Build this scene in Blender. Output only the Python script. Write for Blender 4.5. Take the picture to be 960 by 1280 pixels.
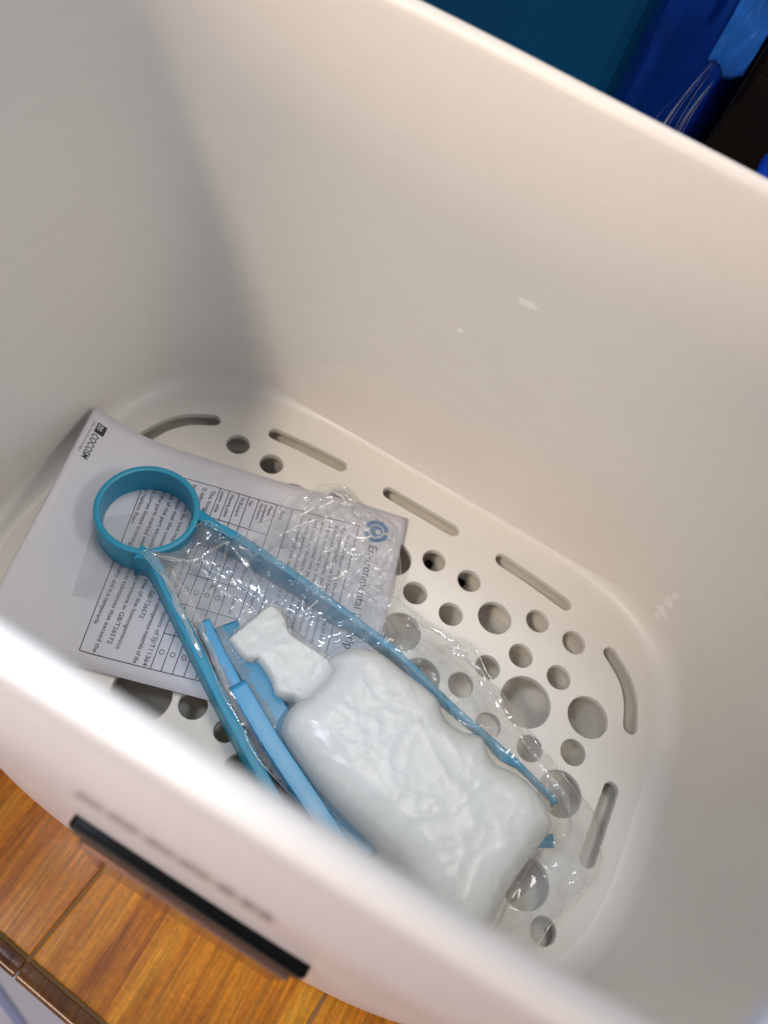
import bpy, bmesh, math, random
from math import sin, cos, pi, radians
from mathutils import Vector, Matrix, noise
random.seed(4)
for o in list(bpy.data.objects): bpy.data.objects.remove(o)
SC = bpy.context.scene; COL = SC.collection
S = 0.0085            # every length below is in units of 8.5 mm

# ------------------------------------------------------------------ camera
R = Matrix(((0.8588239, 0.46453978, 0.2159266), (-0.50495713, 0.69671131, 0.509521), (0.08625427, -0.54662249, 0.832925)))
CAM = Vector((2.75094915, -34.6602866, 49.99905783))
cd = bpy.data.cameras.new('camera'); co = bpy.data.objects.new('camera', cd); COL.objects.link(co)
co.matrix_world = Matrix.Translation(CAM * S) @ R.transposed().to_4x4()
cd.sensor_fit = 'VERTICAL'; cd.sensor_height = 36; cd.sensor_width = 27; cd.lens = 962 / 1280 * 36
cd.clip_start = 0.01; cd.clip_end = 50
cd.dof.use_dof = True; cd.dof.focus_distance = 50.5 * S; cd.dof.aperture_fstop = 5.2
SC.camera = co
# ------------------------------------------------------------------ world, lamps, exposure
w = bpy.data.worlds.new('World'); SC.world = w; w.use_nodes = True
w.node_tree.nodes['Background'].inputs[0].default_value = (0.80, 0.89, 1.14, 1)
w.node_tree.nodes['Background'].inputs[1].default_value = 0.28
SC.view_settings.view_transform = 'Standard'; SC.view_settings.look = 'None'
SC.view_settings.exposure = 0.16; SC.view_settings.gamma = 1
def lamp(name, pos, target, size, power, col, shape='DISK'):
    l = bpy.data.lights.new(name, 'AREA'); l.shape = shape; l.size = size; l.energy = power; l.color = col
    o = bpy.data.objects.new(name, l); COL.objects.link(o)
    o.location = pos; d = Vector(target) - Vector(pos); o.rotation_euler = d.to_track_quat('-Z', 'Y').to_euler()
    return o
def spot(name, pos, target, radius, power, col, cone, blend):
    l = bpy.data.lights.new(name, 'SPOT'); l.shadow_soft_size = radius; l.energy = power; l.color = col; l.spot_size = radians(cone); l.spot_blend = blend
    o = bpy.data.objects.new(name, l); COL.objects.link(o); o.location = pos
    o.rotation_euler = (Vector(target) - Vector(pos)).to_track_quat('-Z', 'Y').to_euler(); return o
LD = Vector((-0.34, -0.70, 1.0)).normalized()
spot('warm_downlight', LD * 2.0, (-0.01, 0.056, 0.115), 0.13, 86, (1.0, 0.84, 0.68), 14.6, .65)
spot('bucket_fill_spot', (0.0, 0.35, 1.7), (-0.02, -0.035, 0.06), 0.50, 145, (1.0, 0.93, 0.82), 19.8, 1.0)  # unseen spot added to lift the shade inside the bucket
spot('right_side_fill', (1.15, 0.05, 1.25), (-0.17, -0.08, 0.16), 0.25, 34, (1.0, 0.96, 0.88), 17, 1.0)  # added fill spot, brightens the left inner wall
spot('near_rim_fill', (-0.22, -0.36, 0.66), (-0.07, -0.262, 0.28), 0.05, 9.0, (0.74, 0.84, 1.0), 30, 1.0)  # small cool spot added close by to brighten the near rim
lamp('warm_front_fill', (-0.35, -1.9, 0.52), (0, -0.27, 0.05), 0.5, 11.5, (1.0, 0.70, 0.52))  # added warm fill for the front shell and the table
SC.cycles.transparent_max_bounces = 24; SC.cycles.max_bounces = 10; SC.cycles.diffuse_bounces = 6

# ------------------------------------------------------------------ helpers
def at(u, v, z):      # the point at height z that the photograph shows at pixel (u, v); used only to measure plan shapes
    d = R.transposed() @ Vector(((u - 480) / 962, -(v - 640) / 962, -1))
    k = (z - CAM.z) / d.z
    return CAM + d * k
def wloc(o):
    p = Vector((0, 0, 0))
    while o: p += o.location; o = o.parent
    return p
def tag(o, label=None, cat=None, group=None, kind=None):
    if label: o['label'] = label
    if cat: o['category'] = cat
    if group: o['group'] = group
    if kind: o['kind'] = kind
    return o
def thing(name, loc, label, cat, group=None):
    o = bpy.data.objects.new(name, None); COL.objects.link(o); o.empty_display_size = .02
    o.location = Vector(loc) * S; tag(o, label, cat, group); return o
def mesh_obj(name, me, mat, parent=None, smooth=False):
    if mat and not me.materials: me.materials.append(mat)
    if smooth:
        for p in me.polygons: p.use_smooth = True
    o = bpy.data.objects.new(name, me); COL.objects.link(o)
    if parent: o.parent = parent
    return o
def build(name, verts, faces, mat, parent=None, smooth=False, origin=None):
    L = wloc(parent) if parent else (Vector(origin) * S if origin else Vector((0, 0, 0)))
    me = bpy.data.meshes.new(name)
    me.from_pydata([tuple(Vector(v) * S - L) for v in verts], [], faces); me.validate(); me.update()
    o = mesh_obj(name, me, mat, parent, smooth)
    if not parent: o.location = L
    return o
def recalc(o):
    bm = bmesh.new(); bm.from_mesh(o.data); bmesh.ops.recalc_face_normals(bm, faces=bm.faces); bm.to_mesh(o.data); bm.free()
def bevel(o, w, n=2, ang=35):
    m = o.modifiers.new('bevel', 'BEVEL'); m.width = w * S; m.segments = n; m.limit_method = 'ANGLE'; m.angle_limit = radians(ang); return o
def loft(rings, close=True, cap0=False, cap1=False):
    n = len(rings[0]); V = [p for r in rings for p in r]; F = []
    for i in range(len(rings) - 1):
        for j in range(n if close else n - 1):
            k = (j + 1) % n
            F.append((i * n + j, i * n + k, (i + 1) * n + k, (i + 1) * n + j))
    if cap0: F.append(tuple(range(n - 1, -1, -1)))
    if cap1: F.append(tuple(range((len(rings) - 1) * n, len(rings) * n)))
    return V, F
def tube(path, r, seg=10, caps=True):
    rings = []
    n = len(path); P = [Vector(p) for p in path]
    for i in range(n):
        t = (P[min(i + 1, n - 1)] - P[max(i - 1, 0)]).normalized()
        a = Vector((0, 0, 1)) if abs(t.z) < .9 else Vector((1, 0, 0))
        s = t.cross(a).normalized(); b = s.cross(t)
        rr = r[i] if isinstance(r, (list, tuple)) else r
        rings.append([P[i] + s * cos(2 * pi * j / seg) * rr + b * sin(2 * pi * j / seg) * rr for j in range(seg)])
    return loft(rings, True, caps, caps)
def box(x0, x1, y0, y1, z0, z1):
    V = [(x, y, z) for z in (z0, z1) for y in (y0, y1) for x in (x0, x1)]
    return V, [(0, 2, 3, 1), (4, 5, 7, 6), (0, 1, 5, 4), (2, 6, 7, 3), (0, 4, 6, 2), (1, 3, 7, 5)]
def smoothpath(P, k=6):
    P = [Vector(p) for p in P]; out = []
    for i in range(len(P) - 1):
        a, b, c, d = P[max(i - 1, 0)], P[i], P[i + 1], P[min(i + 2, len(P) - 1)]
        for j in range(k):
            t = j / k
            out.append(0.5 * ((2 * b) + (c - a) * t + (2 * a - 5 * b + 4 * c - d) * t * t + (-a + 3 * b - 3 * c + d) * t ** 3))
    out.append(P[-1]); return out

# ------------------------------------------------------------------ materials
def mat(name, col, rough=.5, metal=0, noise_amt=0, nscale=8, bump=0, bscale=200, coat=0, spec=.5, sss=0, trans=0):
    m = bpy.data.materials.new(name); m.use_nodes = True; nt = m.node_tree; b = nt.nodes['Principled BSDF']
    b.inputs['Base Color'].default_value = (*col, 1); b.inputs['Roughness'].default_value = rough; b.inputs['Metallic'].default_value = metal
    b.inputs['Coat Weight'].default_value = coat; b.inputs['Coat Roughness'].default_value = .05; b.inputs['Specular IOR Level'].default_value = spec
    if sss:
        b.inputs['Subsurface Weight'].default_value = sss; b.inputs['Subsurface Scale'].default_value = .008; b.inputs['Subsurface Radius'].default_value = (1, 1, 1)
    tc = nt.nodes.new('ShaderNodeTexCoord')
    if noise_amt:
        n = nt.nodes.new('ShaderNodeTexNoise'); n.inputs['Scale'].default_value = nscale; n.inputs['Detail'].default_value = 6
        nt.links.new(tc.outputs['Object'], n.inputs['Vector'])
        r = nt.nodes.new('ShaderNodeMapRange'); r.inputs['To Min'].default_value = 1 - noise_amt; r.inputs['To Max'].default_value = 1 + noise_amt * .6
        nt.links.new(n.outputs['Fac'], r.inputs['Value'])
        h = nt.nodes.new('ShaderNodeVectorMath'); h.operation = 'SCALE'; h.inputs[0].default_value = col
        nt.links.new(r.outputs[0], h.inputs['Scale']); nt.links.new(h.outputs[0], b.inputs['Base Color'])
        rr = nt.nodes.new('ShaderNodeMapRange'); rr.inputs['To Min'].default_value = max(rough - .1, .02); rr.inputs['To Max'].default_value = rough + .1
        nt.links.new(n.outputs['Fac'], rr.inputs['Value']); nt.links.new(rr.outputs[0], b.inputs['Roughness'])
    if bump:
        n2 = nt.nodes.new('ShaderNodeTexNoise'); n2.inputs['Scale'].default_value = bscale; n2.inputs['Detail'].default_value = 4
        nt.links.new(tc.outputs['Object'], n2.inputs['Vector'])
        bp = nt.nodes.new('ShaderNodeBump'); bp.inputs['Strength'].default_value = bump; bp.inputs['Distance'].default_value = .0005
        nt.links.new(n2.outputs['Fac'], bp.inputs['Height']); nt.links.new(bp.outputs[0], b.inputs['Normal'])
    return m
M_white = mat('white_plastic', (.80, .775, .735), .38, noise_amt=.03, nscale=14, bump=.12, bscale=260)
M_plate = mat('white_plate_plastic', (.80, .775, .72), .42, noise_amt=.03, nscale=20, bump=.1, bscale=300)
M_shell = mat('white_shell_plastic', (.80, .75, .71), .32, noise_amt=.03, nscale=14, bump=.06, bscale=160)
def wear(m, amt=.022):
    nt = m.node_tree; b = nt.nodes['Principled BSDF']; tc = nt.nodes.new('ShaderNodeTexCoord')
    mp = nt.nodes.new('ShaderNodeMapping'); mp.inputs['Scale'].default_value = (6, 6, 30); mp.inputs['Rotation'].default_value = (.5, .3, .2)
    n = nt.nodes.new('ShaderNodeTexNoise'); n.inputs['Scale'].default_value = 5; n.inputs['Detail'].default_value = 9; n.inputs['Roughness'].default_value = .75
    nt.links.new(tc.outputs['Object'], mp.inputs[0]); nt.links.new(mp.outputs[0], n.inputs['Vector'])
    r = nt.nodes.new('ShaderNodeMapRange'); r.inputs['From Min'].default_value = .35; r.inputs['From Max'].default_value = .7; r.inputs['To Min'].default_value = 1 - amt; r.inputs['To Max'].default_value = 1 + amt * .5
    nt.links.new(n.outputs['Fac'], r.inputs['Value'])
    src = b.inputs['Base Color'].links[0].from_socket
    sc = nt.nodes.new('ShaderNodeVectorMath'); sc.operation = 'SCALE'; nt.links.new(src, sc.inputs[0]); nt.links.new(r.outputs[0], sc.inputs['Scale']); nt.links.new(sc.outputs[0], b.inputs['Base Color'])
for m_ in (M_white, M_plate, M_shell): wear(m_)
M_pan = mat('pan_plastic', (.68, .64, .56), .5, noise_amt=.12, nscale=30)
M_black = mat('black_glass', (.003, .003, .0035), .22, spec=.12)
M_skirt = mat('brown_reflection_panel', (.26, .14, .09), .15, metal=.75)  # brown tint puts the table's reflection into the panel colour
M_paper = mat('paper', (.66, .66, .72), .8, noise_amt=.03, nscale=25, bump=.2, bscale=60)
M_ink = mat('black_ink', (.03, .03, .045), .7)
M_blueink = mat('blue_ink', (.05, .2, .45), .6)
M_wink = mat('white_ink', (.8, .85, .9), .6)
M_brownink = mat('brown_ink', (.05, .022, .016), .6)
M_ring = mat('blue_silicone', (.006, .28, .46), .38, noise_amt=.06, nscale=40, bump=.1, bscale=150)
M_arm = mat('blue_plastic', (.006, .22, .40), .3, noise_amt=.08, nscale=40)
M_light = mat('light_blue_plastic', (.04, .31, .57), .3, noise_amt=.04, nscale=40)
M_pouch = mat('white_cloth', (.80, .795, .76), .85, noise_amt=.03, nscale=30, bump=.35, bscale=400, sss=.35)
M_teal = mat('teal_bin_plastic', (.001, .10, .25), .5, noise_amt=.25, nscale=5, spec=.2)
M_navy = mat('blue_foil', (.004, .07, .48), .3, metal=.8, noise_amt=.7, nscale=9)
M_dark = mat('dark_plastic', (.009, .006, .004), .75, noise_amt=.5, nscale=12, spec=.15)
M_blue2 = mat('bright_blue_plastic', (.005, .06, .55), .4)
M_floor = mat('pale_floor', (.88, .90, .94), .35, noise_amt=.12, nscale=3)

def film(name, haze=.05, gloss=.16, rough=.06, hcol=(.8, .83, .84), bump=.0):
    m = bpy.data.materials.new(name); m.use_nodes = True; nt = m.node_tree; nt.nodes.clear()
    out = nt.nodes.new('ShaderNodeOutputMaterial'); tr = nt.nodes.new('ShaderNodeBsdfTransparent'); tr.inputs[0].default_value = (.97, .98, .98, 1)
    gl = nt.nodes.new('ShaderNodeBsdfGlossy'); gl.inputs['Roughness'].default_value = rough
    df = nt.nodes.new('ShaderNodeBsdfDiffuse'); df.inputs[0].default_value = (*hcol, 1)
    lw = nt.nodes.new('ShaderNodeLayerWeight'); lw.inputs[0].default_value = .35
    tc = nt.nodes.new('ShaderNodeTexCoord'); ns = nt.nodes.new('ShaderNodeTexNoise'); ns.inputs['Scale'].default_value = 60; ns.inputs['Detail'].default_value = 5
    nt.links.new(tc.outputs['Object'], ns.inputs['Vector'])
    mp = nt.nodes.new('ShaderNodeMapRange'); mp.inputs['From Min'].default_value = .35; mp.inputs['From Max'].default_value = .75
    mp.inputs['To Min'].default_value = haze * .4; mp.inputs['To Max'].default_value = haze * 2
    nt.links.new(ns.outputs['Fac'], mp.inputs['Value'])
    m1 = nt.nodes.new('ShaderNodeMixShader'); nt.links.new(mp.outputs[0], m1.inputs[0]); nt.links.new(tr.outputs[0], m1.inputs[1]); nt.links.new(df.outputs[0], m1.inputs[2])
    ma = nt.nodes.new('ShaderNodeMath'); ma.operation = 'MULTIPLY_ADD'; ma.inputs[1].default_value = .45; ma.inputs[2].default_value = gloss * .25
    nt.links.new(lw.outputs['Fresnel'], ma.inputs[0])
    m2 = nt.nodes.new('ShaderNodeMixShader'); nt.links.new(ma.outputs[0], m2.inputs[0]); nt.links.new(m1.outputs[0], m2.inputs[1]); nt.links.new(gl.outputs[0], m2.inputs[2])
    nt.links.new(m2.outputs[0], out.inputs[0])
    if bump:
        n2 = nt.nodes.new('ShaderNodeTexNoise'); n2.inputs['Scale'].default_value = 160; n2.inputs['Detail'].default_value = 3
        nt.links.new(tc.outputs['Object'], n2.inputs['Vector'])
        bp = nt.nodes.new('ShaderNodeBump'); bp.inputs['Strength'].default_value = bump; bp.inputs['Distance'].default_value = .001
        nt.links.new(n2.outputs['Fac'], bp.inputs['Height']); nt.links.new(bp.outputs[0], gl.inputs['Normal']); nt.links.new(bp.outputs[0], lw.inputs['Normal'])
    return m
M_film = film('clear_film', .17, .16, .11, bump=.12)
M_film_edge = film('film_fold', .22, .7, .1, bump=.3)

def wood(name, dark=1.0, rough=.16):
    m = bpy.data.materials.new(name); m.use_nodes = True; nt = m.node_tree; b = nt.nodes['Principled BSDF']
    tc = nt.nodes.new('ShaderNodeTexCoord'); mp = nt.nodes.new('ShaderNodeMapping'); mp.inputs['Scale'].default_value = (62, 5, 20)
    oi = nt.nodes.new('ShaderNodeObjectInfo'); ad = nt.nodes.new('ShaderNodeVectorMath'); ad.operation = 'ADD'
    cmb = nt.nodes.new('ShaderNodeCombineXYZ'); mu = nt.nodes.new('ShaderNodeMath'); mu.operation = 'MULTIPLY'; mu.inputs[1].default_value = 3
    nt.links.new(oi.outputs['Random'], mu.inputs[0]); nt.links.new(mu.outputs[0], cmb.inputs[0]); nt.links.new(mu.outputs[0], cmb.inputs[1])
    nt.links.new(tc.outputs['Object'], ad.inputs[0]); nt.links.new(cmb.outputs[0], ad.inputs[1])
    nt.links.new(ad.outputs[0], mp.inputs['Vector'])
    n1 = nt.nodes.new('ShaderNodeTexNoise'); n1.inputs['Scale'].default_value = 1.0; n1.inputs['Detail'].default_value = 7; n1.inputs['Roughness'].default_value = .62; n1.inputs['Distortion'].default_value = .5
    nt.links.new(mp.outputs[0], n1.inputs['Vector'])
    cr = nt.nodes.new('ShaderNodeValToRGB'); e = cr.color_ramp.elements
    e[0].position = .30; e[0].color = (.32 * dark, .09 * dark, .004 * dark, 1); e[1].position = .75; e[1].color = (.92 * dark, .45 * dark, .03 * dark, 1)
    x = cr.color_ramp.elements.new(.45); x.color = (.66 * dark, .225 * dark, .007 * dark, 1)
    x = cr.color_ramp.elements.new(.56); x.color = (.78 * dark, .31 * dark, .015 * dark, 1)
    nt.links.new(n1.outputs['Fac'], cr.inputs[0])
    n2 = nt.nodes.new('ShaderNodeTexNoise'); n2.inputs['Scale'].default_value = 350; n2.inputs['Detail'].default_value = 3
    nt.links.new(tc.outputs['Object'], n2.inputs['Vector'])
    mr = nt.nodes.new('ShaderNodeMapRange'); mr.inputs['To Min'].default_value = .65; mr.inputs['To Max'].default_value = 1.3; nt.links.new(n2.outputs['Fac'], mr.inputs['Value'])
    mp3 = nt.nodes.new('ShaderNodeMapping'); mp3.inputs['Scale'].default_value = (420, 22, 60); nt.links.new(ad.outputs[0], mp3.inputs['Vector'])
    n3 = nt.nodes.new('ShaderNodeTexNoise'); n3.inputs['Scale'].default_value = 1.0; n3.inputs['Detail'].default_value = 5; nt.links.new(mp3.outputs[0], n3.inputs['Vector'])
    mr3 = nt.nodes.new('ShaderNodeMapRange'); mr3.inputs['From Min'].default_value = .3; mr3.inputs['From Max'].default_value = .7; mr3.inputs['To Min'].default_value = .62; mr3.inputs['To Max'].default_value = 1.22; nt.links.new(n3.outputs['Fac'], mr3.inputs['Value'])
    mm = nt.nodes.new('ShaderNodeMath'); mm.operation = 'MULTIPLY'; nt.links.new(mr.outputs[0], mm.inputs[0]); nt.links.new(mr3.outputs[0], mm.inputs[1])
    sc = nt.nodes.new('ShaderNodeVectorMath'); sc.operation = 'SCALE'; nt.links.new(cr.outputs[0], sc.inputs[0]); nt.links.new(mm.outputs[0], sc.inputs['Scale'])
    nt.links.new(sc.outputs[0], b.inputs['Base Color']); b.inputs['Roughness'].default_value = .35
    b.inputs['Coat Weight'].default_value = .45; b.inputs['Coat Roughness'].default_value = rough; b.inputs['Specular IOR Level'].default_value = .25
    bp = nt.nodes.new('ShaderNodeBump'); bp.inputs['Strength'].default_value = .25; bp.inputs['Distance'].default_value = .0006
    nt.links.new(n1.outputs['Fac'], bp.inputs['Height']); nt.links.new(bp.outputs[0], b.inputs['Normal']); nt.links.new(bp.outputs[0], b.inputs['Coat Normal'])
    return m
M_wood = wood('glazed_wood', .92); M_edge = wood('glazed_dark_wood', .2, .08)
M_grout = mat('grout', (.32, .19, .07), .7, noise_amt=.3, nscale=120, bump=.5, bscale=400)

# ------------------------------------------------------------------ setting: floor far below
FZ = -95
V, F = box(-400, 400, -400, 400, FZ - 1, FZ)
o = build('floor', V, F, M_floor); tag(o, kind='structure')
# faint blue line pattern of the floor covering
for k in range(5):
    V, F = box(-60, 60, -0.5, .5, 0, .3)
    V = [(-16 + x * .96 + y * .28, -50 - 5 * k - x * .28 + y * .96, FZ + z + .1) for x, y, z in V]
    o = build('floor_stripe', V, F, mat('floor_blue', (.42, .5, .75), .5) if k == 0 else bpy.data.materials['floor_blue']); tag(o, kind='structure')

# ------------------------------------------------------------------ table of glazed wood tiles
TZ = -10.0; TA = radians(-5.2)
tx = Vector((cos(TA), sin(TA), 0)); ty = Vector((-sin(TA), cos(TA), 0)); T0 = Vector((-6.50, -38.25, 0))  # corner where grout meets the edge
def tp(a, b, z): return T0 + tx * a + ty * b + Vector((0, 0, z))
table = thing('table', (0, -10, TZ - 1.2), 'table topped with glossy orange brown wood-grain tiles, under the white bucket', 'table')
TW, TG = 17.0, .22
def tb(name, a0, a1, b0, b1, z0, z1, m, bv=.12, par=None):
    V, F = box(a0, a1, b0, b1, z0, z1)
    o = build(name, [tp(*v) for v in V], F, m, par or table)
    # keep grain along the tile
    bevel(o, bv, 3); return o
for i in range(-4, 5):
    a0 = i * TW + TG / 2; a1 = (i + 1) * TW - TG / 2
    for j, (b0, b1) in enumerate(((0.15, 44.8), (45.2, 90))):
        tb('tile', a0, a1, b0, b1, TZ - .9, TZ, M_wood)
    # bull-nose edge tile
    prof = []
    for k in range(15):
        t = pi * k / 14
        prof.append((-.62 - .62 * sin(t) * 1.0, TZ - .34 + .5 * cos(t)))
    prof = [(-.08, TZ + .16)] + prof + [(-.08, TZ - 1.0)]
    V, F = loft([[tp(a, b, z) for b, z in prof] for a in (a0 - .04, a1 + .04)], True, True, True)
    o = build('edge_tile', V, F, M_edge, table); recalc(o); bevel(o, .06, 2)
    for p in o.data.polygons: p.use_smooth = len(p.vertices) == 4
    o.modifiers.new('wn', 'WEIGHTED_NORMAL')
V, F = box(-5 * TW, 5 * TW, -.75, 90, TZ - 1.2, TZ - .12)
build('grout', [tp(*v) for v in V], F, M_grout, table)
for sx in (-60, 60):
    for sy in (4, 82):
        V, F = box(sx - 2, sx + 2, sy - 2, sy + 2, FZ, TZ - 1.2); build('leg', [tp(*v) for v in V], F, M_edge, table)

# ------------------------------------------------------------------ the white bucket appliance
CY = -14.3
def ring(a, bf, bn, nf, nn, z, N=160):
    out = []
    for i in range(N):
        t = 2 * pi * i / N; c, s = cos(t), sin(t)
        n = nf if s > 0 else nn; b = bf if s > 0 else bn
        out.append(Vector((a * math.copysign(abs(c) ** (2 / n), c), CY + b * math.copysign(abs(s) ** (2 / n), s), z)))
    return out
def row(t0, t1, k): return [t0 + (t1 - t0) * i / k for i in range(k + 1)]
bucket = thing('appliance_bucket', (0, CY, TZ), 'white plastic appliance bucket with perforated inner floor, seen from above on wooden table', 'bucket')
H = 32.5
def lerp(a, b, t): return a + (b - a) * t
rings = []
for k in range(9):      # fillet
    t = pi / 2 * k / 8; d = 1.5 * sin(t); z = 1.5 * (1 - cos(t))
    rings.append(ring(22.9 + d, 16.9 + d * .75, 14.6 + d * .75, 3.7, 3.0, z - .02))
for k in range(1, 13):
    t = k / 12
    rings.append(ring(lerp(24.4, 24.17, t), lerp(18.0, 16.50, t), lerp(15.7, 16.50, t), lerp(3.7, 4.2, t), lerp(3.0, 4.2, t), lerp(1.5, 31.2, t)))
V, F = loft(rings); o = build('inner_wall', V, F, M_white, bucket, True)
# rim: rolled lip
rings = []
prof = [(0.03, 31.0), (.0, 31.5)] + [(.52 - .52 * cos(t) , H - .5 + .5 * sin(t)) for t in row(0, pi, 12)] + [(1.06, 31.6), (1.03, 31.0), (.8, 30.8)]
for d, z in prof: rings.append(ring(24.15 + d, 16.48 + d, 16.48 + d, 4.2, 4.2, z))
V, F = loft(rings); build('rim', V, F, M_white, bucket, True)
# outer shell
rings = []
for t in row(0, 1, 24):
    z = lerp(30.9, -2.0, t)
    bn = 17.05 + .55 * min(1, t * 4) ** .6 + .05 * sin(pi * t) - .28 * t; n = lerp(4.2, 3.0, min(1, t * 1.15))
    rings.append(ring(lerp(25.2, 25.9, t), 17.35 + .4 * sin(pi * t), bn, 4.2, n, z))
V, F = loft(rings); build('outer_shell', V, F, M_shell, bucket, True)
rings = []
for d, z in [(-.4, -1.9), (.12, -1.95), (.22, -2.1), (.24, -2.6), (.12, -6), (-.05, -9.2), (-.25, -9.75), (-.9, -9.95)]:
    rings.append(ring(25.8 + d, 17.2 + d, 17.0 + d, 3.6, 2.85, z))
V, F = loft(rings); build('base_ring', V, F, M_shell, bucket, True)
# pan under the perforated floor
V, F = loft([ring(23.3, 17.2, 14.9, 3.7, 3.0, -.45), ring(22.9, 16.8, 14.5, 3.7, 3.0, -1.3), ring(19.6, 13.2, 12, 3.7, 3.0, -1.7), ring(18.8, 12.6, 11.5, 3.6, 3.0, -3.3), ring(18.2, 12, 11, 3.5, 3.0, -3.6)], True, False, True)
o = build('drip_pan', V, F, M_pan, bucket)
for (x, y) in ((2.6, -2.0), (5.6, -1.9)):
    V, F = loft([[Vector((x + .35 * cos(t), y + .35 * sin(t), z)) for t in [2 * pi * i / 16 for i in range(16)]] for z in (-3.6, -3.0)], True, False, True)
    build('screw', V, F, M_black, bucket)

def wallhit(u, v):
    d = (at(u, v, 0) - CAM).normalized(); k = 20
    for _ in range(6000):
        q = CAM + d * k; t = max(0, min(1, (q.z - 1.5) / 29.7)); a = lerp(24.4, 24.17, t)
        if q.y > CY: b, n = lerp(18.0, 16.5, t), lerp(3.7, 4.2, t)
        else: b, n = lerp(15.7, 16.5, t), lerp(3.0, 4.2, t)
        f = abs(q.x / a) ** n + abs((q.y - CY) / b) ** n
        if q.z < 31 and f >= .998:
            g = Vector((math.copysign(n * abs(q.x / a) ** (n - 1) / a, q.x), math.copysign(n * abs((q.y - CY) / b) ** (n - 1) / b, q.y - CY), 0)).normalized()
            return q - g * .03, g
        k += .01
M_wall_glint = mat('wall_glint_white', (.92, .90, .87), .5, noise_amt=.1, nscale=200)  # glints on the inner walls, painted as pale patches
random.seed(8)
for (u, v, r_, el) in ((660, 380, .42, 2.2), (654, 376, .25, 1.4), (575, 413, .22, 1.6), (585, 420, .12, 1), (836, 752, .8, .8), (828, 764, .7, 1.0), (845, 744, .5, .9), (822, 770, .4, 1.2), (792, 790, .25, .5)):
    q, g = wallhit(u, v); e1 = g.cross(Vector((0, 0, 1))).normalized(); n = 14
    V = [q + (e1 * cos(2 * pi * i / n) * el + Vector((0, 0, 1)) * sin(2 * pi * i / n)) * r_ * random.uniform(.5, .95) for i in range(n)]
    build('painted_glint', [q] + V, [(0, 1 + i, 1 + (i + 1) % n) for i in range(n)], M_wall_glint, bucket)
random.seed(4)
# perforated floor plate as a filled outline with holes
cu = bpy.data.curves.new('plate_outline', 'CURVE'); cu.dimensions = '2D'; cu.fill_mode = 'BOTH'; cu.extrude = .24 * S; cu.bevel_depth = .07 * S; cu.bevel_resolution = 2
def spl(pts):
    s = cu.splines.new('POLY'); s.points.add(len(pts) - 1)
    for p, q in zip(s.points, pts): p.co = (q[0] * S, (q[1] - CY) * S, 0, 1)
    s.use_cyclic_u = True
spl(ring(23.05, 17.05, 14.75, 3.7, 3.0, 0))
def hole(x, y, r): spl([(x + r * cos(2 * pi * i / 40), y + r * sin(2 * pi * i / 40)) for i in range(40)])
def slot(P, r=.62):
    P = smoothpath([(x, y, 0) for x, y in P], 8); L, Rr = [], []
    for i, p in enumerate(P):
        t = (P[min(i + 1, len(P) - 1)] - P[max(0, i - 1)]).normalized(); n = Vector((-t.y, t.x, 0))
        L.append(p + n * r); Rr.append(p - n * r)
    def cap(p, t):
        n = Vector((-t.y, t.x, 0)); return [p + n * r * cos(a) + t * r * sin(a) for a in row(0, pi, 8)[1:-1]]
    t1 = (P[-1] - P[-2]).normalized(); t0 = (P[0] - P[1]).normalized()
    spl(L + cap(P[-1], t1) + Rr[::-1] + cap(P[0], t0))
r0 = .99
holes = [(0.1, -5.0, 1.5), (2.85, -3.32, r0), (5.92, -3.28, r0), (2.85, -6.6, r0), (5.9, -6.6, r0), (8.88, -4.95, 1.37), (11.86, -3.28, r0), (14.97, -3.28, r0),
         (11.8, -6.58, r0), (14.93, -6.52, r0), (13.44, -9.6, 1.95), (17.9, -8.1, 1.6), (17.8, -11.06, r0), (17.95, -14.15, 1.62), (10.0, -8.8, r0), (8.84, -11.08, r0),
         (11.74, -12.65, r0), (14.95, -12.5, r0), (3.37, -9.97, 1.55), (6.1, -12.2, 1.5), (17.9, -20.4, 1.65), (11.8, -22.0, r0), (14.9, -21.2, r0), (13.4, -18.2, 1.9), (19.95, -22.3, .9),
         (0, -14.3, 1.95), (3.4, -18.6, 1.5), (6.5, -16.8, r0), (9.6, -16.4, 1.3), (8.9, -21.5, 1.4), (5.9, -22.2, r0), (3.0, -22.3, r0)]
left = [(-2.85, -3.32, r0), (-5.92, -3.28, r0), (-2.85, -6.6, r0), (-5.9, -6.6, r0), (-8.88, -4.95, 1.37), (-11.86, -3.28, r0), (-14.97, -3.28, r0),
        (-11.8, -6.58, r0), (-14.93, -6.52, r0), (-13.44, -9.6, 1.95), (-17.9, -8.1, 1.6), (-17.8, -11.06, r0), (-17.95, -14.3, 1.62), (-10.0, -8.8, r0), (-8.84, -11.08, r0),
        (-11.74, -12.65, r0), (-14.95, -12.5, r0), (-3.37, -9.97, 1.55), (-8.9, -23.1, 2.0), (-5.75, -22.0, 1.0), (-3.1, -22.3, .8), (-.9, -23.9, 1.2), (-13.4, -19.2, 1.95), (-17.9, -20, 1.6)]
for h in holes + left: hole(*h)
slot([(-2.9, 0), (2.9, 0)])
for s in (1, -1):
    slot([(s * 7.4, -.1), (s * 10.3, -.3), (s * 13.2, -.65)])
    slot([(s * 17.8, -2.5), (s * 19.4, -3.7), (s * 20.4, -5.2), (s * 20.95, -7.0)])
    slot([(s * 21.1, -12.0), (s * 21.1, -17.0)])
tmp = bpy.data.objects.new('tmp_plate', cu); COL.objects.link(tmp)
dg = bpy.context.evaluated_depsgraph_get(); me = bpy.data.meshes.new_from_object(tmp.evaluated_get(dg)); me.name = 'perforated_floor'
bpy.data.objects.remove(tmp); me.materials.clear()
me.transform(Matrix.Translation(Vector((0, 0, (-.31 - TZ) * S))))
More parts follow.
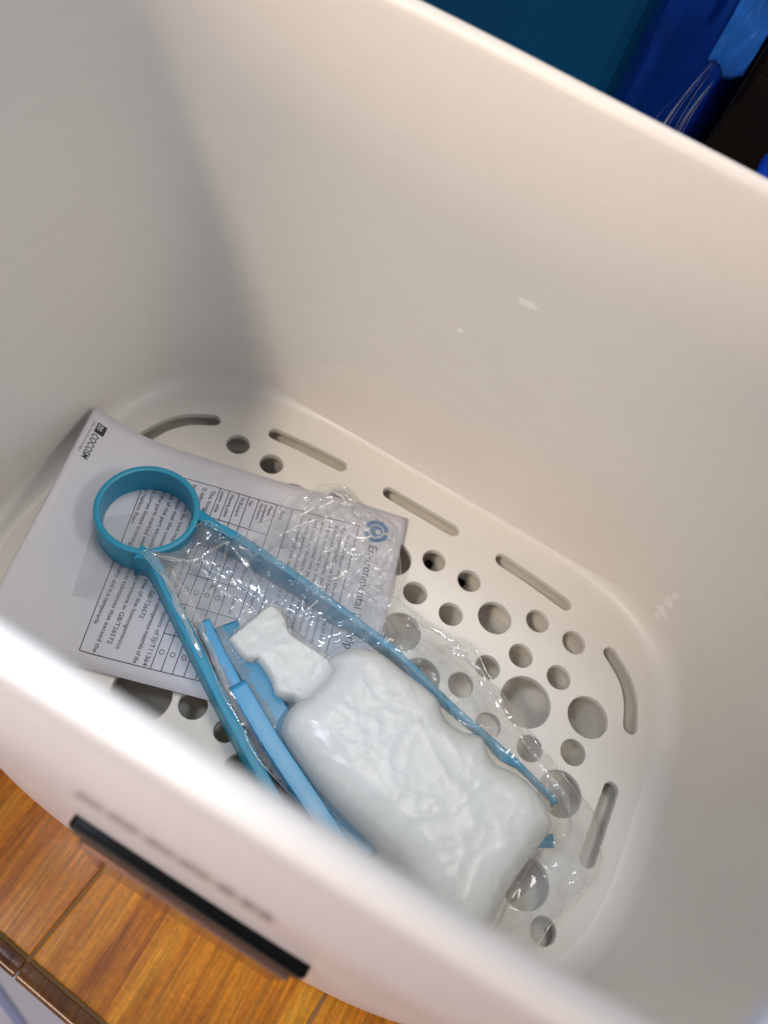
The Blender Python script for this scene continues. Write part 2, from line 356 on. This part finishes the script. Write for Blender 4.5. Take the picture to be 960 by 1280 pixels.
o = mesh_obj('perforated_floor', me, M_plate, bucket)

# front control panel
V, F = box(-4.95, 6.95, -32.36, -31.3, 11.0, 13.2)
pan = build('control_panel', V, F, M_black, bucket); bevel(pan, .25, 3)
V, F = box(-4.6, 6.6, -32.56, -31.3, 3.0, 10.8)
o = build('panel_skirt', V, F, M_skirt, bucket); bevel(o, .25, 3)
# grip / bail handle lying over the right end of the rim
P = smoothpath([(13.4, -31.6, 30.6), (13.55, -31.2, 32.6), (13.95, -30.0, 33.5), (15.0, -27.6, 33.8), (17.8, -22.5, 34.6), (21.5, -17.5, 34.6), (25.2, -14.3, 33), (25.9, -14.3, 30.5)], 6)
rg = []
for i, p in enumerate(P):
    t = (P[min(i + 1, len(P) - 1)] - P[max(0, i - 1)]).normalized(); s_ = t.cross(Vector((0, 0, 1))); s_ = s_.normalized() if s_.length > .1 else Vector((1, 0, 0)); b_ = s_.cross(t)
    rg.append([p + s_ * .95 * math.copysign(abs(cos(a)) ** .6, cos(a)) + b_ * .45 * math.copysign(abs(sin(a)) ** .6, sin(a)) for a in [2 * pi * j / 20 for j in range(20)]])
V, F = loft(rg, True, True, True); o = build('handle', V, F, mat('cool_lit_white_plastic', (.72, .77, .90), .4), bucket, True); recalc(o)  # cool light is tinted into the handle's white

# ------------------------------------------------------------------ text helper
def text_mesh(s, size, align='LEFT', spacing=1.0, bold=0.0):
    c = bpy.data.curves.new('t', 'FONT'); c.body = s; c.size = size; c.align_x = align; c.space_character = spacing; c.offset = bold; c.resolution_u = 2
    ob = bpy.data.objects.new('t', c); COL.objects.link(ob)
    dg = bpy.context.evaluated_depsgraph_get(); dg.update(); me = bpy.data.meshes.new_from_object(ob.evaluated_get(dg))
    bpy.data.objects.remove(ob); me.materials.clear(); return me
# lettering on the front of the shell
me = text_mesh('COCOSM', .75, 'CENTER', 1.35, .05)
vs = []
for v in me.vertices:
    x = .25 + v.co.x * 1.0; vs.append(Vector((x, -32.0 + .0025 * x * x - .03, 21.5 + v.co.y)))
wd = max(v.x for v in vs) - min(v.x for v in vs); cxm = (max(v.x for v in vs) + min(v.x for v in vs)) / 2
for v, p in zip(me.vertices, vs):
    p.x = .25 + (p.x - cxm) * 7.8 / wd
    p.y = CY - 17.62 * (1 - (abs(p.x) / 25.4) ** 3.7) ** (1 / 3.7) - .06
    v.co = p * S - wloc(bucket)
mesh_obj('front_lettering', me, M_brownink, bucket)
V, F = [], []
for i in range(33):
    x = lerp(-3.7, 4.3, i / 32); y = CY - 17.62 * (1 - (abs(x) / 25.4) ** 3.7) ** (1 / 3.7) - .06
    V += [(x, y, 21.15), (x, y, 21.3)]
for i in range(32): F.append((2 * i, 2 * i + 2, 2 * i + 3, 2 * i + 1))
build('front_underline', V, F, M_brownink, bucket)

# ------------------------------------------------------------------ manual booklet
TH = radians(16.8); U = Vector((cos(TH), sin(TH), 0)); W = Vector((sin(TH), -cos(TH), 0)); PTR = Vector((-.62, -1.55, 0))
LEN, HGT = 24.6, 17.7
def ph(s, t, lift=0):     # height of the sheet above the plate: flat, curling up the side wall at its foot
    z = .42
    if s > 17.5: z += (s - 17.5) ** 2 * .046 * (1.15 - .25 * t / HGT)
    z += .10 * sin(s * .45 + t * .2) + .06 * sin(t * .6)
    return z + lift
def pp(s, t, lift=0):
    z = ph(s, t, lift)
    sx = s if s < 17.5 else s - (s - 17.5) ** 3 * .0010   # foreshorten where it climbs
    p = PTR - U * sx + W * t; return Vector((p.x, p.y, z))
manual = thing('instruction_booklet', (-12, -13, .1), 'white printed instruction sheet with table, lying on bucket floor beneath the blue ring', 'booklet')
for k in range(4):
    V, F = [], []; NX, NY = 44, 16
    ox, oy = (0, 0) if k == 3 else ((3 - k) * .16, -(3 - k) * .05)
    for i in range(NX + 1):
        for j in range(NY + 1):
            s = LEN * i / NX + ox; t = HGT * j / NY + oy
            lf = -.10 * (3 - k) - (max(0, s - 19) * .05 * (3 - k))
            V.append(pp(s, t, lf))
    for i in range(NX):
        for j in range(NY): a = i * (NY + 1) + j; F.append((a, a + 1, a + NY + 2, a + NY + 1))
    o = build('page', V, F, M_paper, manual, True); m = o.modifiers.new('thick', 'SOLIDIFY'); m.thickness = .03 * S
def ptext(s, t, body, size, bold=0.0, mt=None, name='printed_text', maxw=None):
    me = text_mesh(body, size, bold=bold)
    if maxw:
        wd = max(v.co.x for v in me.vertices); f = maxw / wd
    else: f = 1
    L = wloc(manual)
    for v in me.vertices: v.co = pp(s - v.co.y, t + v.co.x * f, .06) * S - L
    return mesh_obj(name, me, mt or M_ink, manual)
lineV, lineF = [], []
def pline(s0, t0, s1, t1, w=.055):
    n = 8; d = Vector((s1 - s0, t1 - t0)); q = Vector((-d.y, d.x)).normalized() * w / 2; base = len(lineV)
    for i in range(n + 1):
        s = s0 + d.x * i / n; t = t0 + d.y * i / n
        lineV.append(pp(s + q.x, t + q.y, .055)); lineV.append(pp(s - q.x, t - q.y, .055))
    for i in range(n): a = base + 2 * i; lineF.append((a, a + 1, a + 3, a + 2))
# page border and table rules
pline(3.45, 2.0, 19.5, 2.35); pline(3.45, 16.6, 18.75, 16.75); pline(19.5, 2.35, 18.75, 16.75); pline(3.45, 2.0, 3.45, 16.6)
for s in (8.6, 9.82, 11.2, 11.95, 12.7, 13.45, 14.15): pline(s, 2.2, s, 16.7)
for t in (4.85, 7.2, 9.6, 11.9, 14.2): pline(9.82 if t > 5 else 9.82, t, 14.15, t)
pline(8.6, 7.1, 9.82, 7.1)
build('table_rules', lineV, lineF, M_ink, manual)
ptext(2.35, 3.3, 'Environmental Description', .92)
para = ['In accordance with the requirements of the management methods', 'for restricted use of hazardous substances in electrical and', 'electronic products, the names and contents of the substances',
        'in this product are marked in the following form. During the', 'environmental use period the substances in the product will', 'not leak or mutate and its use will not cause serious harm', 'to the environment, persons or property under normal',
        'conditions of use as described in the manual.']
for i, l in enumerate(para): ptext(4.15 + i * .52, 2.5 + (.0 if i else .6), l, .40, maxw=13.4 if i < 7 else 9.6)
ptext(9.4, 5.6, 'Toxic and hazardous substances', .42)
ptext(9.4, 2.5, 'Parts', .42)
ptext(10.3, 2.4, 'Plastic', .36); ptext(10.65, 2.4, 'component', .36); ptext(11.0, 2.4, 'Hardware', .36)
for s, l in ((11.8, 'Fan'), (12.5, 'PCB board'), (13.25, 'Heating plate'), (13.98, 'power cable')): ptext(s, 2.45, l, .38)
for i, t in enumerate((6.0, 8.4, 10.75, 13.0, 15.4)):
    ptext(10.6, t - .5, ['Lead', 'Mercury', 'Cadmium', 'Chromium', 'PBB'][i], .36)
    for s in (11.8, 12.52, 13.27, 14.0): ptext(s, t - .15, 'X' if (i == 0 and s in (12.52, 13.27)) or (i == 1 and s == 12.52) else 'O', .5)
low = [(14.6, 'This form is compiled in accordance with the provisions of SJ/T11364', 14), (15.15, 'O: indicates that the content of the hazardous substance in all the homogeneous materials of the', 14),
       (15.75, 'part is below the limit requirement specified in GB/T26572', 11), (16.3, 'X: indicates that the content in at least one of the homogeneous', 13.4), (16.85, 'materials of the part exceeds the limit requirement in GB/T26572', 13.2),
       (17.4, 'most of the parts marked with X, hazardous substances that exceed the', 14), (17.95, 'due to the current limited technology in the industry, and it is temporarily', 12.2), (18.42, 'unable to replace them', 4.4)]
for s, l, wd in low: ptext(14.7 + (s - 14.6) * 1.17, 2.6, l, .44, maxw=wd)
# logo on the back of the sheet
def ppatch(s0, s1, t0, t1, m, name, lift=.06):
    n = 4; V = [pp(lerp(s0, s1, i / n), lerp(t0, t1, j / n), lift) for i in range(n + 1) for j in range(n + 1)]
    return build(name, V, [(i * (n + 1) + j, i * (n + 1) + j + 1, (i + 1) * (n + 1) + j + 1, (i + 1) * (n + 1) + j) for i in range(n) for j in range(n)], m, manual)
ppatch(23.25, 23.95, 1.0, 1.85, M_ink, 'logo_box'); 
me = text_mesh('00', .62); L = wloc(manual)
for v in me.vertices: v.co = pp(23.86 - v.co.y * .9, 1.08 + v.co.x * .8, .085) * S - L
mesh_obj('logo_digits', me, M_wink, manual)
ptext(23.95, 1.95, 'COCOSM', .68, .012, maxw=2.15)
ptext(24.25, 1.1, 'life technology', .2, maxw=2.8)
# round blue emblem: ring, disc and pale leaf
def disc(s, t, r0_, r1_, m, name, lift, a0=0, a1=2 * pi, n=32):
    V, F = [], []
    for i in range(n + 1):
        a = lerp(a0, a1, i / n); V += [pp(s + r0_ * cos(a), t + r0_ * sin(a), lift), pp(s + r1_ * cos(a), t + r1_ * sin(a), lift)]
    for i in range(n): F.append((2 * i, 2 * i + 1, 2 * i + 3, 2 * i + 2))
    return build(name, V, F, m, manual)
disc(2.1, 2.05, .62, .95, M_blueink, 'emblem_ring', .065, .35, 3.0); disc(2.1, 2.05, .62, .95, M_blueink, 'emblem_ring', .065, 3.35, 6.15)
disc(2.1, 2.05, .0, .48, M_blueink, 'emblem_disc', .07); disc(1.95, 2.1, .0, .2, M_wink, 'emblem_dot', .085)

# ------------------------------------------------------------------ blue tongs: ring and two long arms
tongs = thing('tongs', (-15.7, -13.4, .9), 'blue plastic tongs with round ring end, two long arms spreading under the clear bag', 'tongs')
RC = Vector((-15.7, -13.35, 0)); RO, RI, Z0, Z1 = 3.5, 3.05, .5, 3.1
pr = [(RI, Z0), (RO, Z0), (RO, Z1 - .1), (RO - .06, Z1), (RI + .06, Z1), (RI, Z1 - .1)]
rings = [[RC + Vector((r * cos(2 * pi * i / 96), r * sin(2 * pi * i / 96), z)) for i in range(96)] for r, z in pr]; rings.append(rings[0])
V, F = loft(rings); o = build('ring', V, F, M_ring, tongs, True); recalc(o)
o.modifiers.new('wn', 'WEIGHTED_NORMAL')
def blade(name, path, thick, z0, z1, m, par, wave=None):
    P = smoothpath(path, 8); n = len(P); rg = []
    for i, p in enumerate(P):
        t = (P[min(i + 1, n - 1)] - P[max(0, i - 1)]); t.z = 0; t.normalize(); q = Vector((-t.y, t.x, 0)); f = i / (n - 1)
        a0 = z0(f) if callable(z0) else z0; a1 = z1(f) if callable(z1) else z1; th = thick(f) if callable(thick) else thick
        w1 = wave(f) if wave else 0
        b = min(.07, th * .25)
        rg.append([Vector((p.x, p.y, 0)) + q * x + Vector((0, 0, z)) for x, z in ((-th / 2 - w1, a0), (th / 2, a0), (th / 2, a1 - b), (th / 2 - b, a1), (-th / 2 + b, a1), (-th / 2, a1 - b), (-th / 2 - w1, (a0 + a1) / 2))])
    V, F = loft(rg, True, True, True); o = build(name, V, F, m, par, True); recalc(o); o.modifiers.new('wn', 'WEIGHTED_NORMAL'); return o
blade('arm', [(-12.75, -11.75, 0), (-12.3, -11.75, 0), (-11.2, -11.85, 0), (-9.5, -11.75, 0), (-6, -11.85, 0), (-2.6, -12.1, 0), (3.36, -12.75, 0), (8.34, -14.0, 0), (13.57, -15.0, 0), (17.1, -15.95, 0)],
      lambda f: lerp(.8, .3, f) + .7 * math.exp(-f * 40), lambda f: .45 if f < .42 else lerp(.45, 2.5, min(1, (f - .42) * 2.2)), lambda f: 3.0 + .2 * sin(f * 5) * (f < .6), M_ring, tongs, wave=lambda f: (0 if f < .55 else .35 * max(0, sin((f - .55) * 44)) ** 2))
blade('arm', [(-14.25, -16.3, 0), (-13.5, -16.2, 0), (-12.6, -16.5, 0), (-10.47, -17.76, 0), (-4.78, -21.06, 0), (.74, -24.15, 0), (5, -26.4, 0)],
      lambda f: .72 + .7 * math.exp(-f * 16), .5, lambda f: 3.0 + .1 * sin(f * 7), M_ring, tongs)
# ------------------------------------------------------------------ light blue clip beside the white pouch
clip = thing('blue_clip', (-2, -20.5, .9), 'light blue plastic clip with stepped handle, lying between tongs arm and white pouch', 'clip')
blade('handle_bar', [(-7.9, -18.0, 0), (-6, -19.15, 0), (-3.6, -20.5, 0)], .85, .9, 3.0, M_light, clip)
blade('main_bar', [(-3.75, -20.35, 0), (0, -22.25, 0), (4.2, -24.1, 0), (7.6, -25.6, 0)], 1.1, .7, 3.35, M_light, clip)
blade('inner_plate', [(-6.75, -17.1, 0), (-5.4, -18.0, 0), (-3.0, -19.2, 0), (0.2, -20.8, 0), (4.7, -23.0, 0), (8.5, -24.4, 0)], 1.6, .6, lambda f: 2.2, M_arm, clip)
V, F = tube([(-.5, -18.2, .8), (8, -18.5, .8), (16.4, -18.7, 1.3), (18.0, -17.85, 2.0)], [.45, .45, .45, .42], 12)
build('grip_tip', V, F, M_ring, clip, True)

# ------------------------------------------------------------------ white pouch and its tab: inflated outlines
def inside(p, poly):
    c = False; n = len(poly)
    for i in range(n):
        a, b = poly[i], poly[i - 1]
        if (a.y > p.y) != (b.y > p.y) and p.x < (b.x - a.x) * (p.y - a.y) / (b.y - a.y) + a.x: c = not c
    return c
def edist(p, poly):
    m = 1e9
    for i in range(len(poly)):
        a, b = poly[i - 1], poly[i]; d = b - a; L = d.length_squared
        t = max(0, min(1, (p - a).dot(d) / L)) if L > 1e-9 else 0
        m = min(m, (a + d * t - p).length)
    return m
POUCH = [Vector(p) for p in ()]
def q_(p): return p.x * .75 + p.y * .66 + .5 * noise.noise(Vector((p.x * .3, p.y * .3, 3)))
def inflate(name, outline, hmax, kk, mt, par, z0=.45, amp=.12, fold=0, seed=0):
    poly = [p.xy for p in smoothpath([Vector((*q, 0)) for q in outline + [outline[0]]], 5)][:-1]
    c = sum(poly, Vector((0, 0))) / len(poly)
    # polar rings shrink towards the medial centre keeping the outline's own shape
    N = len(poly); K = 26; V = []; F = []
    def hh(p, d):
        base = hmax * (1 - (1 - min(1, d / kk)) ** 2.2) ** .5
        n_ = noise.fractal(Vector((p.x * .35, p.y * .35, seed)), 1.0, 2.0, 4) * amp * 2.2
        if fold:
            r = abs(noise.noise(Vector((p.x * .28 + p.y * .1, p.y * .22, seed + 7)))); n_ -= fold * math.exp(-(r / .05) ** 2) * .8
        tri = abs(((q_(p) / 3.4) % 2) - 1) * .20 + abs((((p.x * .35 - p.y * .94) / 4.6) % 2) - 1) * .14
        return z0 + base + (n_ + tri - .25) * min(1, d / .9)
    for k in range(K + 1):
        f = 1 - (k / K) ** 1.0
        for p in poly:
            q = c + (p - c) * f; d = edist(q, poly) if k else 0
            V.append(Vector((q.x, q.y, hh(q, d))))
    for k in range(K):
        for i in range(N): j = (i + 1) % N; F.append((k * N + i, k * N + j, (k + 1) * N + j, (k + 1) * N + i))
    b = len(V)
    for p in poly: V.append(Vector((c.x + (p.x - c.x) * .97, c.y + (p.y - c.y) * .97, z0 - .3)))
    for i in range(N): j = (i + 1) % N; F.append((b + i, b + j, j, i))
    F.append(tuple(range(b + N - 1, b - 1, -1)))
    o = build(name, V, F, mt, par, True); return o, poly
def px(L, z): return [tuple(at(u, v, z).xy) for u, v in L]
PW = [(406, 832), (412, 815), (428, 806), (446, 803), (468, 807), (484, 814), (508, 833), (534, 852), (553, 870), (562, 894), (580, 908), (602, 913), (613, 928), (621, 948), (641, 957), (661, 970), (679, 988), (693, 1016), (697, 1032),
      (690, 1048), (668, 1078), (640, 1120), (622, 1160), (590, 1200), (550, 1190), (510, 1130), (490, 1090), (462, 1060), (436, 1036), (404, 1004), (374, 966), (354, 936), (346, 912), (356, 886), (376, 866), (394, 848)]
pouch = thing('pouch', (5, -19, .5), 'plump white cloth pouch with lobed outline, wrapped in clear film next to the tongs', 'pouch')
po, ppoly = inflate('pouch_body', px(PW, 2.6), 3.1, 2.6, M_pouch, pouch, .9, .035, .12, 3)
PT = [(284, 798), (310, 778), (338, 757), (358, 774), (362, 790), (384, 806), (410, 824), (424, 850), (405, 880), (368, 874), (346, 868), (338, 848), (322, 826), (306, 824)]
po2, ppoly2 = inflate('pouch_tab', px(PT, 2.6), .95, .35, M_pouch, pouch, 2.0, .1, .25, 11)

# ------------------------------------------------------------------ clear plastic bag, crumpled
bag = thing('plastic_bag', (3, -15, 1), 'crumpled clear plastic bag wrapped over the blue tongs and white pouch', 'plastic bag')
BG = [(178, 700), (196, 690), (222, 682), (252, 662), (272, 668), (290, 682), (318, 660), (344, 640), (362, 612), (392, 604), (412, 596), (432, 600), (446, 618), (470, 628), (492, 646), (500, 676), (504, 712), (502, 744), (520, 758),
      (542, 772), (566, 786), (596, 800), (614, 834), (636, 866), (656, 902), (672, 930), (690, 952), (712, 984), (742, 1012), (758, 1048), (756, 1086), (736, 1112), (700, 1150), (668, 1190), (600, 1200), (540, 1160), (470, 1090),
      (400, 1030), (350, 985), (318, 950), (296, 905), (276, 872), (258, 826), (238, 786), (214, 744)]
bpoly = [p.xy for p in smoothpath([Vector((*at(u, v, 2.2).xy, 0)) for u, v in BG + [BG[0]]], 4)][:-1]
armB = smoothpath([(-13, -11.7, 0), (-6, -11.85, 0), (-2.6, -12.1, 0), (3.36, -12.75, 0), (8.34, -14.0, 0), (13.57, -15.0, 0), (17.1, -15.95, 0)], 4)
armA = smoothpath([(-13.5, -16.2, 0), (-10.47, -17.76, 0), (-4.78, -21.06, 0), (.74, -24.15, 0), (5, -26.4, 0)], 4)
def pdist(p, P):
    m = 1e9
    for i in range(len(P) - 1):
        a, b = P[i].xy, P[i + 1].xy; d = b - a; t = max(0, min(1, (p - a).dot(d) / d.length_squared)); m = min(m, (a + d * t - p).length)
    return m
def ridged(x, y, s, seed): return 1 - abs(noise.noise(Vector((x * s, y * s, seed)))) * 2
def bagz(p):
    d = edist(p, bpoly); z = 1.15 + .5 * min(1, d / 2)
    for A in (armB, armA): z = max(z, 3.22 - .55 * max(0, pdist(p, A) - .3))
    if inside(p, ppoly): z = max(z, 1.62 + 3.1 * (1 - (1 - min(1, edist(p, ppoly) / 2.6)) ** 2.2) ** .5 + .38)
    if inside(p, ppoly2): z = max(z, 3.15 + .3)
    wx = p.x + 1.3 * noise.noise(Vector((p.x * .3, p.y * .3, 1.5))); wy = p.y + 1.3 * noise.noise(Vector((p.x * .3, p.y * .3, 8.5)))
    upper = 1.0 if p.x < 2.5 and p.y > -13 else (.75 if p.y > -15 + (p.x - 2) * -.25 else .45)
    c = ridged(wx, wy * 1.3, .42, 2) ** 3 * .40 + ridged(wx, wy, .9, 5) ** 4 * .26 + ridged(wx, wy, 1.9, 9) ** 3 * .12 * upper
    loose = max(0, 1 - ((p.x + 1.5) / 7.5) ** 2) * max(0, min(1, (p.y + 12.5) / 3))
    c += loose * (ridged(wx * 1.2, wy, 1.1, 15) ** 2 * .55 + ridged(wx, wy, 2.6, 25) ** 2 * .16)
    if inside(p, ppoly) or inside(p, ppoly2): upper = .12
    return z + c * upper * min(1, .35 + d)
st = .15
x0, x1 = min(p.x for p in bpoly), max(p.x for p in bpoly); y0, y1 = min(p.y for p in bpoly), max(p.y for p in bpoly)
idx = {}; V = []; F = []
nx, ny = int((x1 - x0) / st) + 2, int((y1 - y0) / st) + 2
for i in range(nx):
    for j in range(ny):
        p = Vector((x0 + i * st, y0 + j * st))
        if inside(p, bpoly):
            idx[i, j] = len(V); V.append(Vector((p.x, p.y, bagz(p))))
for (i, j), a in idx.items():
    if (i + 1, j) in idx and (i, j + 1) in idx and (i + 1, j + 1) in idx: F.append((a, idx[i + 1, j], idx[i + 1, j + 1], idx[i, j + 1]))
bf = build('bag_film', V, F, M_film, bag, True)
bf.data.materials.append(film('clinging_film', .15, .07, .3, bump=.15))
for p in bf.data.polygons:
    c_ = Vector((0, 0)); 
    for vi in p.vertices: c_ += V[vi].xy / 4
    if inside(c_, ppoly) or inside(c_, ppoly2): p.material_index = 1
# rolled, folded hem of the bag
E = [Vector((p.x, p.y, bagz(p) + .02)) for p in bpoly]
V, F = tube(E + [E[0]], [.03 + .03 * abs(noise.noise(Vector((i * .4, 0, 0)))) for i in range(len(E) + 1)], 6, False)
build('bag_hem', V, F, M_film_edge, bag, True)
# long creases standing up in the film
def crease(P, w=.17, h=.16, m=None):
    P = smoothpath([Vector((*at(u, v, 2.6).xy, 0)) for u, v in P], 8); V = []; F = []
    for i, p in enumerate(P):
        t = (P[min(i + 1, len(P) - 1)] - P[max(0, i - 1)]).normalized(); n = Vector((-t.y, t.x, 0)); q = p + n * .18 * noise.noise(p * .9)
        z = bagz(q.xy) + .03; f = sin(pi * i / (len(P) - 1)) ** .5
        ww = w * (.25 + .75 * f) * (1 + .7 * noise.noise(p * 1.7)); V += [q - n * ww + Vector((0, 0, z)), q + Vector((0, 0, z + h * f)), q + n * ww + Vector((0, 0, z))]
    for i in range(len(P) - 1): a = 3 * i; F += [(a, a + 1, a + 4, a + 3), (a + 1, a + 2, a + 5, a + 4)]
    build('crease', V, F, m or M_film_edge, bag, True)
M_glint = film('film_crease_glint', .8, .9, .16)  # white haze puts the film's glints into the crease colour
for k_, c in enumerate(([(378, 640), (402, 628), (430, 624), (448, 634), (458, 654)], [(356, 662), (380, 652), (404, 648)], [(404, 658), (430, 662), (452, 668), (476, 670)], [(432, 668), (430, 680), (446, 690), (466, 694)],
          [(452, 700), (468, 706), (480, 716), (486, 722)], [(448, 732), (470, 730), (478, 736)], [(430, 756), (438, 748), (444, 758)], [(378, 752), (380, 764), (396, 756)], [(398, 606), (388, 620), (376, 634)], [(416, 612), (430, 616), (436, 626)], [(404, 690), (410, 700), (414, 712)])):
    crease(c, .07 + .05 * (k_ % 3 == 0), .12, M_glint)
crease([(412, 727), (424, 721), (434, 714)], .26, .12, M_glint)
for c in (
          [(190, 698), (230, 700), (262, 688), (286, 684)], [(290, 690), (312, 712), (330, 750)], [(286, 684), (270, 720), (262, 740)], [(560, 800), (604, 830), (640, 890)], [(520, 768), (556, 784), (590, 812)], [(600, 840), (620, 870), (648, 912), (662, 946)],
          [(664, 940), (676, 962), (700, 1000), (716, 1040)],
          [(200, 720), (226, 770), (252, 826)], [(214, 716), (240, 762), (268, 830), (300, 890)]): crease(c)
# thin clear flap lying on the sheet below the ring
q = [at(90, 744, .9), at(116, 648, .9), at(190, 640, .9), at(196, 704, .9), at(164, 758, .9)]
V = [v + Vector((0, 0, .05 * i)) for i, v in enumerate(q)]
build('bag_flap', V, [(0, 1, 2, 3, 4)], film('grey_film', .10, .1, .2, (.52, .52, .55)), bag)

# ------------------------------------------------------------------ things behind the bucket
bin_ = thing('storage_bin', (-30, 38, TZ), 'large dark teal blue plastic bin standing behind the bucket', 'bin')
def rbox(name, x0, x1, y0, y1, z0, z1, m, par, bv=1.0, seg=4):
    V, F = box(x0, x1, y0, y1, z0, z1); o = build(name, V, F, m, par); bevel(o, bv, seg); return o
rbox('bin_body', -70, -2.6, 26, 60, TZ, 44, M_teal, bin_, 2.0)
rbox('bin_lid', -71, -2.0, 25.4, 61, 44, 47, M_teal, bin_, .8)
pack = thing('foil_pack', (1, 22, TZ), 'glossy bright blue plastic-wrapped pack between teal bin and black box', 'pack')
N1, N2 = 40, 60; V = []; F = []
for i in range(N1 + 1):
    for j in range(N2 + 1):
        a = lerp(-.1, 1.1, i / N1) ; x = lerp(-3.0, 4.4, i / N1); z = lerp(TZ, 42, j / N2)
        y = 20.5 + 3.0 * (2 * i / N1 - 1) ** 4 + .5 * noise.noise(Vector((x * .25, z * .09, 4))) + .33 * max(0, z - 28.9) * max(0, min(1, (x - 1.6) / .8)) + .25 * ridged(x, z * .22, .5, 6) ** 2 + .12 * ridged(x, z * .15, 1.6, 3) ** 3
        V.append((x, y, z))
for i in range(N1):
    for j in range(N2): a = i * (N2 + 1) + j; F.append((a, a + N2 + 1, a + N2 + 2, a + 1))
o = build('wrapper', V, F, M_navy, pack, True)
m = o.modifiers.new('t', 'SOLIDIFY'); m.thickness = 4 * S; m.offset = -1
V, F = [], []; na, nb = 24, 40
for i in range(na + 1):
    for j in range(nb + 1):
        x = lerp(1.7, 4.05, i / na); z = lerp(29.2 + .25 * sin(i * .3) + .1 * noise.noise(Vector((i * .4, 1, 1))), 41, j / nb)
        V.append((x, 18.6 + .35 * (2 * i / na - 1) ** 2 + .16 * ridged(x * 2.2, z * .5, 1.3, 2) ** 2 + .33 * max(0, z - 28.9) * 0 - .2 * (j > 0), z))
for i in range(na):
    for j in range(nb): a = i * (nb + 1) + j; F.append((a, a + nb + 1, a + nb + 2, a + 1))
o = build('pack_highlight', V, F, mat('azure_highlight', (.008, .13, .55), .25, noise_amt=.7, nscale=60, bump=.5, bscale=120), pack, True)  # highlight on the pack, put in as an added azure patch
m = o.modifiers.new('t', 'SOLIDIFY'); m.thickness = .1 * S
V, F = [], []
for (xa, za, xb, zb, wd) in ((1.2, 22.8, 2.35, 30.5, .12), (1.55, 22.8, 2.4, 30.4, .05), (2.2, 23, 2.45, 30.3, .06), (2.5, 23, 2.7, 28.6, .16), (2.9, 23, 2.75, 28.5, .08), (.5, 22.5, 1.4, 27.5, .04)):
    b = len(V); n = 8
    for i in range(n + 1):
        t = i / n; x = lerp(xa, xb, t) - .25 * sin(pi * t); z = lerp(za, zb, t); ww = wd * (1 - t * .85); y = 19.0 + .3 * sin(t * 4)
        V += [(x - ww, y + .1, z), (x + ww, y - .1, z + .1)]
    for i in range(n): a = b + 2 * i; F.append((a, a + 1, a + 3, a + 2))
build('wrap_reflections', V, F, M_film_edge, pack)  # thin strips shaped as reflection streaks in the wrap
blk = thing('black_box', (6.5, 22, TZ), 'black box standing behind the bucket rim right of the blue wrapped pack', 'box')
rbox('box_body', 4.5, 12.5, 20.5, 34, TZ, 40, M_dark, blk, .4)
rbox('box_flap', 4.8, 9.0, 20.15, 20.45, 14, 29.5, M_dark, blk, .1)
bt = thing('blue_tub', (12, 14, TZ), 'small bright blue tub at right edge, behind the far rim', 'tub')
rbox('tub_body', 8.1, 17.0, 16.5, 19.8, TZ, 25.0, M_blue2, bt, .5)
rbox('tub_lid', 7.9, 17.2, 16.3, 20.0, 25.0, 26.0, M_blue2, bt, .3)
pw = thing('dark_block', (-20.5, -28, TZ), 'plain dark block with a cord on the table at left edge, beside the bucket', 'adapter')  # plain dark block and cord at the left edge
rbox('dark_block_body', -23.5, -17.3, -30.2, -24.5, TZ, TZ + 2.4, M_dark, pw, .4)
V, F = tube(smoothpath([(-20, -24.5, TZ + .8), (-22, -18, TZ + .4), (-30, -12, TZ + .35), (-34, 0, TZ + .35)], 6), .3, 10); build('cable', V, F, M_dark, pw, True)
